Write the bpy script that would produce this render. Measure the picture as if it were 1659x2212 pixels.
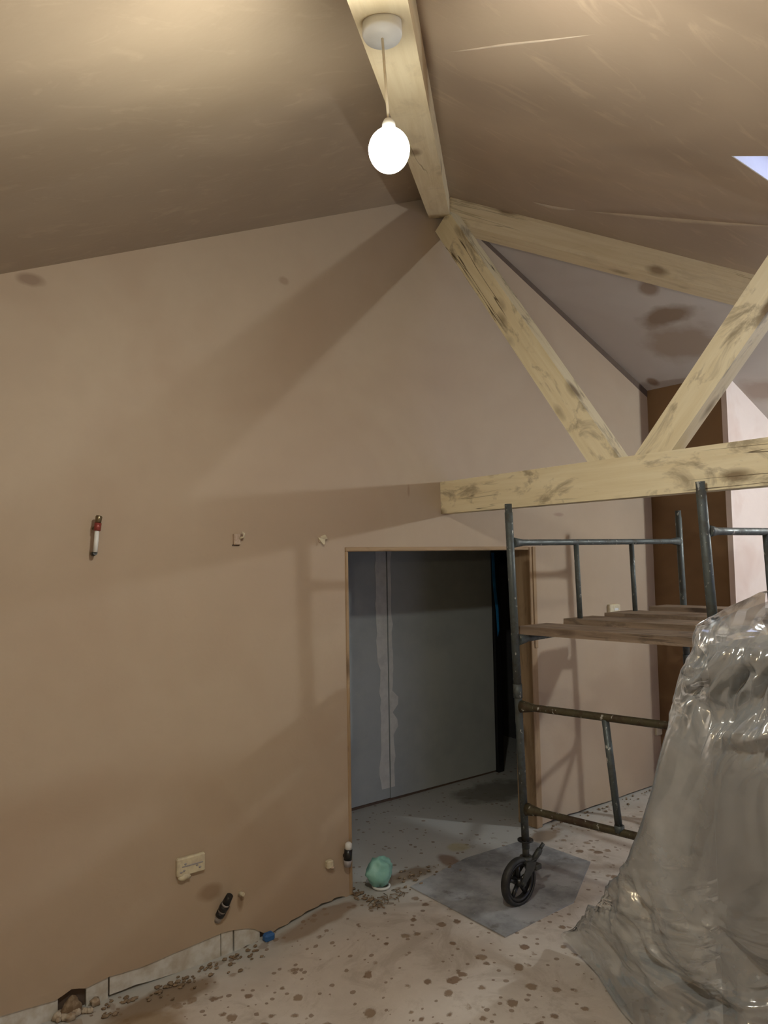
import bpy, math, random
from mathutils import Vector, Matrix, noise
from mathutils.geometry import tessellate_polygon

for o in list(bpy.data.objects): bpy.data.objects.remove(o)
SC = bpy.context.scene
COL = SC.collection

# ------------------------------------------------------------------ camera
CAM = Vector((-3.3858, -3.681, 1.9816)); YAW, PITCH, ROLL, FPX = 0.6588, 0.0633, -0.0169, 1585.8
fw = Vector((math.sin(YAW)*math.cos(PITCH), math.cos(YAW)*math.cos(PITCH), math.sin(PITCH)))
r0 = Vector((math.cos(YAW), -math.sin(YAW), 0)); u0 = r0.cross(fw)
rt = math.cos(ROLL)*r0 + math.sin(ROLL)*u0; up = -math.sin(ROLL)*r0 + math.cos(ROLL)*u0
cd = bpy.data.cameras.new('camera'); cam = bpy.data.objects.new('camera', cd); COL.objects.link(cam)
cam.matrix_world = Matrix(((rt.x, up.x, -fw.x, CAM.x), (rt.y, up.y, -fw.y, CAM.y), (rt.z, up.z, -fw.z, CAM.z), (0, 0, 0, 1)))
cd.sensor_fit = 'VERTICAL'; cd.sensor_height = 24.0; cd.lens = FPX*24.0/2212.0; cd.clip_start = 0.05
SC.camera = cam
# ------------------------------------------------------------------ world: dusk sky
wd = bpy.data.worlds.new('dusk'); SC.world = wd; wd.use_nodes = True
bg = wd.node_tree.nodes['Background']; bg.inputs[0].default_value = (0.60, 0.66, 1.0, 1); bg.inputs[1].default_value = 2.0
# ------------------------------------------------------------------ exposure
vs = SC.view_settings; vs.view_transform = 'Standard'; vs.look = 'None'; vs.exposure = 0.0; vs.gamma = 1.0; vs.use_curve_mapping = False
cy = SC.cycles; cy.use_light_tree = False; cy.use_adaptive_sampling = True; cy.adaptive_threshold = .05; cy.use_denoising = True; cy.max_bounces = 6; cy.diffuse_bounces = 4; cy.glossy_bounces = 2; cy.transmission_bounces = 4; cy.transparent_max_bounces = 8; cy.caustics_reflective = False; cy.caustics_refractive = False
# lamp strengths (the bulbs themselves are built with their pendants below)
BULB = dict(near=900.0, right=1350.0, behind=430.0)

# ------------------------------------------------------------------ room numbers (metres)
T, HA, XR, XDL, XDR, HD = 0.4312, 4.502, 2.462, -0.8417, 0.8494, 2.05
E_ = 5.1; ZE = HA - T*E_; TH = 0.14; YC = 1.17
random.seed(7)

# ------------------------------------------------------------------ node helpers
class NT:
    def __init__(s, name):
        s.m = bpy.data.materials.new(name); s.m.use_nodes = True; s.t = s.m.node_tree
        s.b = s.t.nodes['Principled BSDF']; s.out = s.t.nodes['Material Output']
        s._tc = None
    def n(s, typ, **kw):
        nd = s.t.nodes.new(typ)
        for k, v in kw.items():
            if k.startswith('i_'):
                key = k[2:]; key = int(key) if key.isdigit() else key.replace('_', ' ')
                s.set(nd.inputs[key], v)
            else: setattr(nd, k, v)
        return nd
    def set(s, inp, v):
        if isinstance(v, bpy.types.NodeSocket): s.t.links.new(v, inp)
        else: inp.default_value = v
    def co(s):
        if not s._tc: s._tc = s.n('ShaderNodeTexCoord').outputs['Object']
        return s._tc
    def mapc(s, scale=(1,1,1), loc=(0,0,0), v=None):
        return s.n('ShaderNodeMapping', i_Vector=v or s.co(), i_Scale=scale, i_Location=loc).outputs[0]
    def noise(s, scale, detail=4, rough=.55, v=None, dist=0):
        return s.n('ShaderNodeTexNoise', i_Vector=v or s.co(), i_Scale=scale, i_Detail=detail, i_Roughness=rough, i_Distortion=dist).outputs[0]
    def ramp(s, v, *stops):
        nd = s.n('ShaderNodeValToRGB', i_0=v); e = nd.color_ramp.elements
        while len(e) < len(stops): e.new(.5)
        for el, (p, c) in zip(e, stops):
            el.position = p; el.color = (c, c, c, 1) if isinstance(c, (int, float)) else (*c, 1)
        return nd.outputs[0]
    def math(s, op, a, b=0.0, clamp=False):
        nd = s.n('ShaderNodeMath', operation=op, use_clamp=clamp); s.set(nd.inputs[0], a); s.set(nd.inputs[1], b); return nd.outputs[0]
    def mix(s, f, a, b, mode='MIX'):
        nd = s.n('ShaderNodeMix', data_type='RGBA', blend_type=mode)
        s.set(nd.inputs[0], f)
        for i, v in ((6, a), (7, b)):
            s.set(nd.inputs[i], v if isinstance(v, bpy.types.NodeSocket) else (*v, 1))
        return nd.outputs[2]
    def bump(s, h, strength=.2, dist=.01):
        nd = s.n('ShaderNodeBump', i_Strength=strength, i_Distance=dist, i_Height=h); s.set(s.b.inputs['Normal'], nd.outputs[0])
    def color(s, c): s.set(s.b.inputs['Base Color'], c if isinstance(c, bpy.types.NodeSocket) else (*c, 1))
    def rough(s, v): s.set(s.b.inputs['Roughness'], v)
    def warpn(s):
        if not getattr(s, '_w', None): s._w = s.math('SUBTRACT', s.noise(5, 3), .5)
        return s._w
    def spot(s, c, rad, soft=.5, warp=.25, stretch=(1,1,1)):
        """0..1 mask of one ragged patch about point c"""
        v = s.n('ShaderNodeVectorMath', operation='SUBTRACT', i_0=s.co(), i_1=c).outputs[0]
        v = s.n('ShaderNodeVectorMath', operation='MULTIPLY', i_0=v, i_1=tuple(1/(rad*k) for k in stretch)).outputs[0]
        d = s.n('ShaderNodeVectorMath', operation='LENGTH', i_0=v).outputs['Value']
        d = s.math('ADD', d, s.math('MULTIPLY', s.warpn(), warp*4))
        return s.math('SUBTRACT', 1.0, s.math('DIVIDE', s.math('SUBTRACT', d, 1-soft), soft, True), True)

def plaster(name, dry, wet, cover=(.45, .62), scale=1.1, patches=(), rough=.62, smear=.0, light=()):
    m = NT(name)
    big = m.noise(scale, 3, .6, dist=.6)
    c = m.mix(m.ramp(big, (cover[0], 0), (cover[1], 1)), dry, wet)
    c = m.mix(m.math('MULTIPLY', m.noise(9, 4, .65), .35), c, tuple(x*.78 for x in dry))
    if smear:
        st = m.noise(2.2, 5, .6, m.mapc((1.2, 4.5, 4.5)), 1.2)
        c = m.mix(m.math('MULTIPLY', m.ramp(st, (.56, 0), (.72, 1)), smear), c, tuple(min(1, x*1.45) for x in dry))
    for (p, r, col, k, stt) in patches:
        c = m.mix(m.math('MULTIPLY', m.spot(p, r, stretch=stt), k), c, col)
    m.color(c)
    m.rough(m.ramp(big, (.3, rough+.1), (.7, rough-.12)))
    m.b.inputs['Specular IOR Level'].default_value = .3
    m.bump(m.math('ADD', m.noise(3, 4, .6, dist=.8), m.math('MULTIPLY', m.noise(45, 1), .12)), .25, .012)
    return m.m
def wood(name, a, b, dark, smudge=.88, cracks=.9):
    m = NT(name)
    info = m.n('ShaderNodeObjectInfo').outputs['Random']
    off = m.n('ShaderNodeVectorMath', operation='SCALE', i_0=(13.0, 7.0, 5.0)); m.set(off.inputs['Scale'], info)
    v = m.n('ShaderNodeVectorMath', operation='ADD', i_0=m.co(), i_1=off.outputs[0]).outputs[0]
    gr = m.noise(6, 6, .6, m.mapc((.35, 5, 5), v=v), .4)
    c = m.mix(m.ramp(gr, (.35, 0), (.68, 1)), a, b)
    sm = m.noise(4.2, 5, .65, m.mapc((.8, 1.7, 1.7), v=v), .7)
    c = m.mix(m.math('MULTIPLY', m.ramp(sm, (.53, 0), (.65, 1)), smudge), c, tuple(.34*x+.6*y for x, y in zip(a, dark)))
    kn = m.n('ShaderNodeTexVoronoi', i_Vector=m.mapc((1.5, 3.6, 3.6), v=v), i_Scale=1.6, i_Randomness=1.0).outputs['Distance']
    kn = m.math('ADD', kn, m.math('MULTIPLY', m.noise(14, 3, v=v), .08))
    c = m.mix(m.ramp(kn, (.13, .8), (.27, 0)), c, dark)
    cr = m.noise(2.2, 3, .5, m.mapc((.25, 5, 5), v=v), .3)
    cr = m.math('ABSOLUTE', m.math('SUBTRACT', cr, .5))
    crm = m.math('MULTIPLY', m.ramp(cr, (.003, 1), (.009, 0)), m.ramp(m.noise(1.1, 2, v=v), (.5, 0), (.56, 1)))
    c = m.mix(m.math('MULTIPLY', crm, cracks), c, tuple(x*.5 for x in dark))
    m.color(c); m.rough(.68); m.b.inputs['Specular IOR Level'].default_value = .25
    m.bump(m.math('SUBTRACT', gr, m.math('MULTIPLY', crm, 2.0)), .35, .006)
    return m.m
def plain(name, c, rough=.5, metal=0, var=.25, scale=20, c2=None, bump=.1):
    m = NT(name); n_ = m.noise(scale, 5, .6)
    m.color(m.mix(m.math('MULTIPLY', m.ramp(n_, (.4, 0), (.65, 1)), var if c2 is None else 1.0), c, c2 or tuple(x*.5 for x in c)))
    m.rough(rough); m.b.inputs['Metallic'].default_value = metal
    if bump: m.bump(n_, bump, .004)
    return m.m
def tubepaint(name, base, rust, speck=.85, cover=(.45, .6)):
    m = NT(name); n_ = m.noise(9, 6, .7)
    c = m.mix(m.ramp(n_, cover and (cover[0], 0), (cover[1], 1)), base, rust)
    s = m.noise(42, 3, .6, m.mapc((1, 1, .6)))
    c = m.mix(m.math('MULTIPLY', m.ramp(s, (.635, 0), (.69, 1)), speck), c, (.52, .52, .48))
    m.color(c); m.rough(m.ramp(n_, (.4, .38), (.6, .7))); m.b.inputs['Metallic'].default_value = .25
    m.bump(m.math('ADD', n_, s), .4, .004); return m.m

DRY = (.445, .352, .262); WET = (.335, .222, .15)
M = {}
M['wall'] = plaster('gable_plaster', DRY, (.41, .31, .225), scale=.7, patches=[
    ((-2.62, 0, 3.32), .06, (.2, .13, .09), .7, (1.2, 1, .6)), ((-1.25, 0, 3.62), .04, (.25, .17, .12), .5, (1, 1, .7)),
    ((-1.72, 0, .27), .06, (.24, .15, .09), .6, (1.3, 1, .9)), ((1.18, 0, 2.3), .05, (.26, .17, .14), .6, (1.6, 1, .4)),
    ((-.33, 0, 2.42), .03, (.26, .17, .12), .5, (.4, 1, 1.6)), ((-1.55, 0, .17), .035, (.2, .12, .06), .6, (.7, 1, 1.6))])
M['ceil'] = plaster('ceiling_plaster', (.44, .34, .25), (.33, .25, .185), cover=(.38, .6), scale=.8, rough=.5, smear=.3)
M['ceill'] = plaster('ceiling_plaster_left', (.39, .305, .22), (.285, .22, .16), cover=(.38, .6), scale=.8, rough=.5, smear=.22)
M['ceilr'] = plaster('ceiling_plaster_right', (.50, .455, .42), (.44, .385, .345), scale=.7, patches=[
    ((1.373, -.728, 3.91), .11, (.24, .165, .115), .8, (1.2, .8, .8)), ((1.67, -.68, 3.78), .16, (.22, .15, .10), .9, (.8, 1.7, .8)),
    ((2.0, -.62, 3.64), .30, (.30, .225, .17), .8, (1, 1.2, .8)), ((2.36, -.12, 3.48), .09, (.19, .12, .075), .85, (.9, .7, .9)), ((2.75, -.85, 3.31), .22, (.30, .22, .17), .7, (1, 1, 1))])
M['brown'] = plaster('damp_brown_plaster', (.235, .14, .07), (.19, .11, .054), scale=1.5, rough=.5)
M['pink'] = plaster('pale_pink_plaster', (.70, .60, .56), (.58, .44, .39), cover=(.5, .75), scale=2.2)
M['ridge'] = plain('pale_ridge', (.47, .385, .30), .6, var=.3, scale=9)
M['reveal'] = plain('white_reveal_paint', (.85, .86, .88), .7, var=.05)
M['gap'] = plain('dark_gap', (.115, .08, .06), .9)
M['timber'] = wood('sawn_softwood', (.79, .705, .50), (.71, .61, .40), (.15, .095, .05))
M['timber_dry'] = wood('hip_softwood', (.68, .58, .40), (.60, .49, .31), (.2, .13, .075), smudge=.25, cracks=.3)
M['lining'] = wood('door_lining_wood', (.38, .27, .165), (.30, .20, .115), (.13, .08, .045), smudge=.5, cracks=.3)
M['plank'] = wood('dirty_scaffold_plank', (.30, .225, .165), (.17, .12, .085), (.06, .04, .03), smudge=.9)
M['tube'] = tubepaint('green_grey_painted_steel', (.085, .10, .10), (.07, .062, .048), cover=(.5, .7))
M['rust'] = tubepaint('rusty_splattered_steel', (.075, .065, .035), (.055, .032, .018), speck=.8)
M['iron'] = plain('dark_cast_iron', (.045, .047, .042), .5, .3, c2=(.07, .07, .06))
M['rubber'] = plain('black_tyre_rubber', (.012, .012, .013), .55, c2=(.035, .034, .03), scale=12)
M['white'] = plain('white_plastic', (.72, .73, .72), .4, var=.1)
M['cream'] = plain('cream_box_with_plaster', (.62, .56, .40), .55, c2=(.5, .43, .32), scale=30)
M['pinkbox'] = plain('pinkish_box', (.48, .37, .29), .6, c2=(.36, .26, .19), scale=40)
M['black'] = plain('black_plastic', (.012, .012, .013), .35, var=.2)
M['greyp'] = plain('grey_plastic', (.33, .31, .32), .5, var=.2)
M['copper'] = plain('red_brown_fitting', (.26, .05, .04), .35, .2)
M['brass'] = plain('dull_brass', (.25, .2, .12), .3, .8)
M['board'] = plain('grey_plasterboard', (.37, .40, .40), .85, c2=(.32, .35, .355), scale=3, bump=.03)
M['filler'] = plain('joint_filler', (.58, .59, .56), .85, c2=(.50, .51, .49), scale=14)
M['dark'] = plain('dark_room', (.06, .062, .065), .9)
M['blue'] = plain('plain_blue', (.02, .16, .42), .4, c2=(.03, .24, .55), scale=6)
M['bluecap'] = plain('blue_cap', (.03, .12, .34), .45, var=.2)
M['exposed'] = plain('exposed_white_board', (.62, .62, .60), .8, c2=(.46, .42, .36), scale=11, bump=.4)
M['rubble'] = plain('plaster_rubble', (.50, .44, .36), .9, c2=(.3, .22, .15), scale=25, bump=.6)
M['soil'] = plain('brown_debris', (.17, .115, .07), .95, c2=(.30, .23, .16), scale=30, bump=.6)
M['mint'] = plain('mint_film', (.26, .55, .49), .45, c2=(.34, .64, .58), scale=9, bump=.3)
M['cabinet'] = plain('charcoal_cabinet', (.014, .015, .014), .5, var=.3, scale=3)
M['cord'] = plain('white_flex', (.62, .55, .42), .5, var=.1)

def floor_mat():
    m = NT('dusty_concrete')
    c = m.mix(m.ramp(m.noise(1.3, 5, .6, dist=.4), (.4, 0), (.65, 1)), (.57, .51, .46), (.68, .63, .585))
    c = m.mix(m.math('MULTIPLY', m.noise(14, 4, .7), .4), c, (.36, .31, .265))
    c = m.mix(m.math('MULTIPLY', m.ramp(m.noise(3.6, 6, .72, dist=1.0), (.5, 0), (.63, 1)), .42), c, (.30, .245, .19))
    # cleaner grey towards and through the doorway
    sep = m.n('ShaderNodeSeparateXYZ', i_0=m.co())
    g = m.math('ADD', sep.outputs[1], m.math('MULTIPLY', m.noise(3, 4), .5))
    c = m.mix(m.ramp(m.math('ADD', m.math('MULTIPLY', g, .8), .45), (.35, 0), (.65, 1)), c, (.44, .44, .425))
    # dried plaster droppings
    vo = m.n('ShaderNodeTexVoronoi', i_Vector=m.mapc((1, 1, 0)), i_Scale=12.5, i_Randomness=1.0)
    d = m.math('ADD', vo.outputs['Distance'], m.math('MULTIPLY', m.math('SUBTRACT', m.noise(17, 4, .7), .5), .75))
    rs = m.n('ShaderNodeSeparateColor', i_0=vo.outputs['Color'])
    rad = m.math('MULTIPLY', m.math('POWER', rs.outputs[0], 1.6), .43)
    near = m.ramp(m.math('ADD', m.math('MULTIPLY', sep.outputs[1], -.35), .1), (.02, 0), (.22, 1))
    sp = m.math('MULTIPLY', m.math('MULTIPLY', m.math('SUBTRACT', rad, d), 9.0, True), near)
    c = m.mix(m.math('MULTIPLY', sp, .85), c, m.mix(rs.outputs[1], (.17, .095, .05), (.27, .19, .125)))
    vo2 = m.n('ShaderNodeTexVoronoi', i_Vector=m.mapc((1, 1, 0)), i_Scale=27, i_Randomness=1.0)
    rs2 = m.n('ShaderNodeSeparateColor', i_0=vo2.outputs['Color'])
    sp2 = m.math('LESS_THAN', m.math('ADD', vo2.outputs['Distance'], m.math('MULTIPLY', m.noise(50, 2), .15)), m.math('MULTIPLY', m.math('POWER', rs2.outputs[0], 3.0), .5))
    c = m.mix(m.math('MULTIPLY', sp2, .7), c, (.18, .11, .065))
    for p, r, col, k, stt in [((-2.3, -.33, 0), .3, (.27, .18, .09), .75, (1.1, .55, 2)), ((-2.05, -.16, 0), .2, (.20, .13, .07), .8, (1.6, .5, 2)), ((-1.1, -.1, 0), .22, (.24, .16, .1), .7, (1.5, .4, 2)),
                              ((-.45, .0, 0), .22, (.22, .155, .1), .8, (1.3, .4, 2)), ((-.05, -.02, 0), .13, (.2, .12, .075), .8, (.6, 1, 2)),
                              ((.75, -.12, 0), .16, (.25, .18, .12), .8, (1.2, .6, 2)), ((.15, .12, 0), .1, (.42, .37, .22), .7, (1, .8, 2)), ((1.2, .8, 0), .45, (.15, .14, .12), .8, (1, .6, 2))]:
        c = m.mix(m.math('MULTIPLY', m.spot(p, r, .35, .3, stt), k), c, col)
    m.color(c); m.rough(m.ramp(m.noise(4, 4), (.35, .55), (.7, .85)))
    m.bump(m.math('ADD', m.noise(11, 4, .65), m.math('MULTIPLY', sp, .6)), .3, .01)
    return m.m
M['floor'] = floor_mat()
def patch_mat():
    m = NT('grey_floor_sheet')
    c = m.mix(m.ramp(m.noise(2.6, 6, .65), (.4, 0), (.62, 1)), (.40, .41, .43), (.19, .195, .205))
    c = m.mix(m.ramp(m.noise(30, 4, .7), (.64, 0), (.72, 1)), c, (.42, .42, .42))
    c = m.mix(m.math('MULTIPLY', m.ramp(m.noise(7, 5, .7), (.58, 0), (.68, 1)), .6), c, (.10, .085, .07))
    m.color(c); m.rough(.6); m.bump(m.noise(12, 5), .2, .005); return m.m
M['patch'] = patch_mat()
def sheet_mat():
    m = NT('clear_polythene')
    t = m.t
    tr = m.n('ShaderNodeBsdfTransparent'); tr.inputs[0].default_value = (.93, .94, .92, 1)
    df = m.n('ShaderNodeBsdfDiffuse'); df.inputs[0].default_value = (.90, .94, .98, 1)
    tl = m.n('ShaderNodeBsdfTranslucent'); tl.inputs[0].default_value = (.90, .94, .98, 1)
    gl = m.n('ShaderNodeBsdfGlossy'); gl.inputs['Roughness'].default_value = .17; gl.inputs[0].default_value = (1, 1, 1, 1)
    h = m.math('ADD', m.noise(7, 5, .6, dist=.8), m.math('MULTIPLY', m.noise(30, 4, .6, dist=.6), .25))
    bp = m.n('ShaderNodeBump', i_Strength=.35, i_Distance=.006, i_Height=h)
    for nd in (df, tl, gl): t.links.new(bp.outputs[0], nd.inputs['Normal'])
    milky = m.n('ShaderNodeMixShader', i_0=.18); t.links.new(df.outputs[0], milky.inputs[1]); t.links.new(tl.outputs[0], milky.inputs[2])
    a = m.n('ShaderNodeMixShader'); m.set(a.inputs[0], m.ramp(m.noise(2.4, 5, .6), (.3, .20), (.7, .40)))
    t.links.new(tr.outputs[0], a.inputs[1]); t.links.new(milky.outputs[0], a.inputs[2])
    fr = m.n('ShaderNodeFresnel', i_IOR=1.5); t.links.new(bp.outputs[0], fr.inputs['Normal'])
    b = m.n('ShaderNodeMixShader', i_0=m.math('ADD', m.math('MULTIPLY', fr.outputs[0], 1.0), .15)); t.links.new(a.outputs[0], b.inputs[1]); t.links.new(gl.outputs[0], b.inputs[2])
    t.links.new(b.outputs[0], m.out.inputs[0]); return m.m
M['sheet'] = sheet_mat()
def emis(name, col, s):
    m = NT(name); m.b.inputs['Base Color'].default_value = (.9, .9, .9, 1)
    m.b.inputs['Emission Color'].default_value = (*col, 1); m.b.inputs['Emission Strength'].default_value = s; return m.m
def glass_mat():
    m = NT('roof_glass'); tr = m.n('ShaderNodeBsdfTransparent'); gl = m.n('ShaderNodeBsdfGlossy'); gl.inputs['Roughness'].default_value = .02
    mx = m.n('ShaderNodeMixShader', i_0=.06); m.t.links.new(tr.outputs[0], mx.inputs[1]); m.t.links.new(gl.outputs[0], mx.inputs[2]); m.t.links.new(mx.outputs[0], m.out.inputs[0]); return m.m
M['glass'] = glass_mat()

# ------------------------------------------------------------------ mesh helpers
class MB:
    def __init__(s): s.v = []; s.f = []; s.smooth = []
    def add(s, vs, fs, sm=False):
        b = len(s.v); s.v += [Vector(v) for v in vs]; s.f += [tuple(i+b for i in f) for f in fs]; s.smooth += [sm]*len(fs); return s
    def box(s, a, b):
        x0, y0, z0 = a; x1, y1, z1 = b
        return s.add([(x0,y0,z0),(x1,y0,z0),(x1,y1,z0),(x0,y1,z0),(x0,y0,z1),(x1,y0,z1),(x1,y1,z1),(x0,y1,z1)],
                     [(3,2,1,0),(4,5,6,7),(0,1,5,4),(1,2,6,5),(2,3,7,6),(3,0,4,7)])
    def bbox(s, a, b, c=.004):
        """box with chamfered edges on all sides"""
        cx = [(a[i]+b[i])/2 for i in range(3)]; h = [abs(b[i]-a[i])/2 for i in range(3)]; c = min(c, min(h)*.6)
        vs = []; idx = {}
        for sx in (-1,1):
            for sy in (-1,1):
                for sz in (-1,1):
                    for ax in range(3):
                        d = [h[0]*sx, h[1]*sy, h[2]*sz]
                        for k in range(3):
                            if k != ax: d[k] -= c*(sx,sy,sz)[k]
                        idx[sx,sy,sz,ax] = len(vs); vs.append([cx[k]+d[k] for k in range(3)])
        fs = []
        S = (-1, 1)
        for ax in range(3):
            o = [k for k in range(3) if k != ax]
            for sg in S:
                q = []
                for p, r in ((-1,-1),(1,-1),(1,1),(-1,1)):
                    k = [0,0,0]; k[ax] = sg; k[o[0]] = p; k[o[1]] = r; q.append(idx[(*k, ax)])
                fs.append(tuple(q))
            for p in S:
                for r in S:
                    k0 = [0,0,0]; k0[ax] = -1; k0[o[0]] = p; k0[o[1]] = r; k1 = list(k0); k1[ax] = 1
                    fs.append((idx[(*k0,o[0])], idx[(*k1,o[0])], idx[(*k1,o[1])], idx[(*k0,o[1])]))
        for sx in S:
            for sy in S:
                for sz in S: fs.append(tuple(idx[sx,sy,sz,k] for k in range(3)))
        return s.add(vs, fs)
    def tube(s, pts, r, n=12, cap=True):
        pts = [Vector(p) for p in pts]; rs = r if isinstance(r, (list, tuple)) else [r]*len(pts)
        vs = []; fs = []; prev = None
        for i, p in enumerate(pts):
            d = (pts[min(i+1, len(pts)-1)] - pts[max(i-1, 0)]).normalized()
            if prev is None: a = d.cross(Vector((0,0,1)) if abs(d.z) < .9 else Vector((1,0,0))).normalized()
            else: a = (prev - d*prev.dot(d)).normalized()
            prev = a; b = d.cross(a)
            for k in range(n):
                t = 2*math.pi*k/n; vs.append(p + (a*math.cos(t)+b*math.sin(t))*rs[i])
        for i in range(len(pts)-1):
            for k in range(n): fs.append((i*n+k, i*n+(k+1)%n, (i+1)*n+(k+1)%n, (i+1)*n+k))
        s.add(vs, fs, True)
        if cap:
            b = len(s.v)-len(vs); m_ = len(vs)
            s.f += [tuple(b+k for k in reversed(range(n))), tuple(b+m_-n+k for k in range(n))]; s.smooth += [False]*2
        return s
    def lathe(s, prof, c=(0,0,0), n=24, axis='z', smooth=True):
        vs = []; fs = []; c = Vector(c)
        for r, z in prof:
            for k in range(n):
                t = 2*math.pi*k/n; q = (r*math.cos(t), r*math.sin(t), z)
                vs.append(c + Vector(q if axis == 'z' else (q[0], q[2], q[1])))
        for i in range(len(prof)-1):
            for k in range(n): fs.append((i*n+k, i*n+(k+1)%n, (i+1)*n+(k+1)%n, (i+1)*n+k))
        return s.add(vs, fs, smooth)
    def prism(s, outer, off, holes=()):
        """flat polygon (3-D points) pushed along off"""
        loops = [[Vector(p) for p in outer]] + [[Vector(p) for p in h] for h in holes]
        flat = [p for l in loops for p in l]; tri = tessellate_polygon(loops); N = len(flat); off = Vector(off)
        vs = flat + [p+off for p in flat]; fs = [tuple(t) for t in tri] + [tuple(i+N for i in reversed(t)) for t in tri]
        b = 0
        for l in loops:
            for i in range(len(l)):
                j = (i+1) % len(l); fs.append((b+i, b+j, N+b+j, N+b+i))
            b += len(l)
        return s.add(vs, fs)
    def blob(s, c, rad, seed=0, amp=.3, seg=10, rings=7, fr=1.6):
        vs = []; fs = []; c = Vector(c)
        for i in range(rings+1):
            for k in range(seg):
                a = math.pi*i/rings; t = 2*math.pi*k/seg; d = Vector((math.sin(a)*math.cos(t), math.sin(a)*math.sin(t), math.cos(a)))
                q = 1 + amp*noise.noise(d*fr + Vector((seed*3.1, seed*1.7, 0)))*1.6
                vs.append(c + Vector((d.x*rad[0], d.y*rad[1], d.z*rad[2]))*q)
        for i in range(rings):
            for k in range(seg): fs.append((i*seg+k, (i+1)*seg+k, (i+1)*seg+(k+1)%seg, i*seg+(k+1)%seg))
        return s.add(vs, fs, True)
    def build(s, name, mat, parent=None, frame=None):
        me = bpy.data.meshes.new(name)
        vs = [frame.inverted() @ v for v in s.v] if frame else s.v
        me.from_pydata([tuple(v) for v in vs], [], s.f)
        for p, sm in zip(me.polygons, s.smooth): p.use_smooth = sm
        import bmesh
        bm = bmesh.new(); bm.from_mesh(me); bmesh.ops.remove_doubles(bm, verts=bm.verts, dist=1e-6); bmesh.ops.recalc_face_normals(bm, faces=bm.faces); bm.to_mesh(me); bm.free()
        me.materials.append(mat); o = bpy.data.objects.new(name, me); COL.objects.link(o)
        if parent: o.parent = parent; 
        if frame: o.matrix_world = frame if not parent else parent.matrix_world.inverted() @ frame
        return o
def tag(o, label, cat=None, group=None, kind=None):
    o['label'] = label
    if cat: o['category'] = cat
    if group: o['group'] = group
    if kind: o['kind'] = kind
    return o
def empty(name, loc=(0,0,0)):
    o = bpy.data.objects.new(name, None); o.location = loc; o.empty_display_size = .1; COL.objects.link(o); return o
def frame_of(a, b, upv=(0,0,1)):
    a = Vector(a); x = (Vector(b)-a).normalized(); y = Vector(upv).cross(x).normalized(); z = x.cross(y)
    return Matrix(((x.x, y.x, z.x, a.x), (x.y, y.y, z.y, a.y), (x.z, y.z, z.z, a.z), (0,0,0,1)))
def struct(o, label, cat): return tag(o, label, cat, kind='structure')

# ================================================================== THE ROOM
def dip(x, y):
    k = min(1, max(0, (-.9-x)/.7)); k = k*k*(3-2*k); return -.08*k
mb = MB(); NX, NY = 90, 60
xs = [-5.2+10.4*i/NX for i in range(NX+1)]; ys = [-5.2+8.4*j/NY for j in range(NY+1)]
vs_ = [(x, y, dip(x, y) + .004*noise.noise(Vector((x*3, y*3, 0)))) for y in ys for x in xs]
mb.add(vs_, [(j*(NX+1)+i, j*(NX+1)+i+1, (j+1)*(NX+1)+i+1, (j+1)*(NX+1)+i) for j in range(NY) for i in range(NX)], True)
floor = struct(mb.build('floor', M['floor']), 'dusty concrete floor with dried plaster droppings', 'floor')
mb = MB(); mb.prism([(-.50, -.15, .001), (-.495, -.915, .001), (.09, -.90, .001), (.62, -.62, .001), (.60, -.10, .001), (.05, -.06, .001)], (0, 0, .006))
tag(mb.build('floor_sheet', M['patch'], floor), 'dark grey flat floor sheet under the castor')

# gable wall, plaster stops ragged above the exposed board at the left foot
rag = [(-2.70, .018), (-2.60, .012), (-2.471, .002), (-2.44, .012), (-2.403, .026), (-2.37, .018), (-2.344, .008), (-2.30, .014), (-2.232, .022), (-2.15, .018), (-2.072, .014), (-1.99, .019), (-1.914, .026), (-1.80, .032), (-1.72, .038), (-1.648, .042), (-1.60, .038), (-1.584, .034), (-1.55, .03), (-1.50, .018), (-1.466, .004), (-1.412, -.035), (-1.35, -.047), (-1.32, -.036), (-1.26, -.034), (-1.24, -.022), (-1.17, -.014), (-1.14, -.002), (-1.06, .003), (-1.04, .012), (-.97, .006), (-.95, .016), (-.9, .012)]
out = [(-E_, 0, ZE), (-E_, 0, -.01)] + [(x, 0, z) for x, z in [(-3.6, .01), (-3.1, .022)] + rag] + [(XDL, 0, -.01), (XDL, 0, HD), (XDR, 0, HD), (XDR, 0, .012), (1.0, 0, .02), (1.06, 0, .012), (1.2, 0, .022), (1.28, 0, .014), (1.5, 0, .018), (1.7, 0, .010), (1.95, 0, .015), (2.3, 0, .012), (XR+.3, 0, .012), (XR+.3, 0, HA-T*(XR+.3)), (0, 0, HA)]
wall = struct(MB().prism(out, (0, .018, 0)).build('wall_back', M['wall']), 'tall gable wall in pinkish brown plaster with a doorway', 'wall')
core = MB().prism([(-E_, .03, ZE), (-E_, .03, -.1), (XDL, .03, -.1), (XDL, .03, HD), (XDR, .03, HD), (XDR, .03, -.1), (XR+.3, .03, -.1), (XR+.3, .03, HA-T*(XR+.3)), (0, .03, HA)], (0, TH-.03, 0))
core.build('wall_core', M['gap'], wall)
segs = [(-3.4, -2.46, .02, -.05), (-2.335, -2.236, .02, -.07), (-2.228, -1.66, .05, -.09), (-1.655, -1.59, .05, -.09), (-1.58, -1.43, .045, -.085)]
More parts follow.
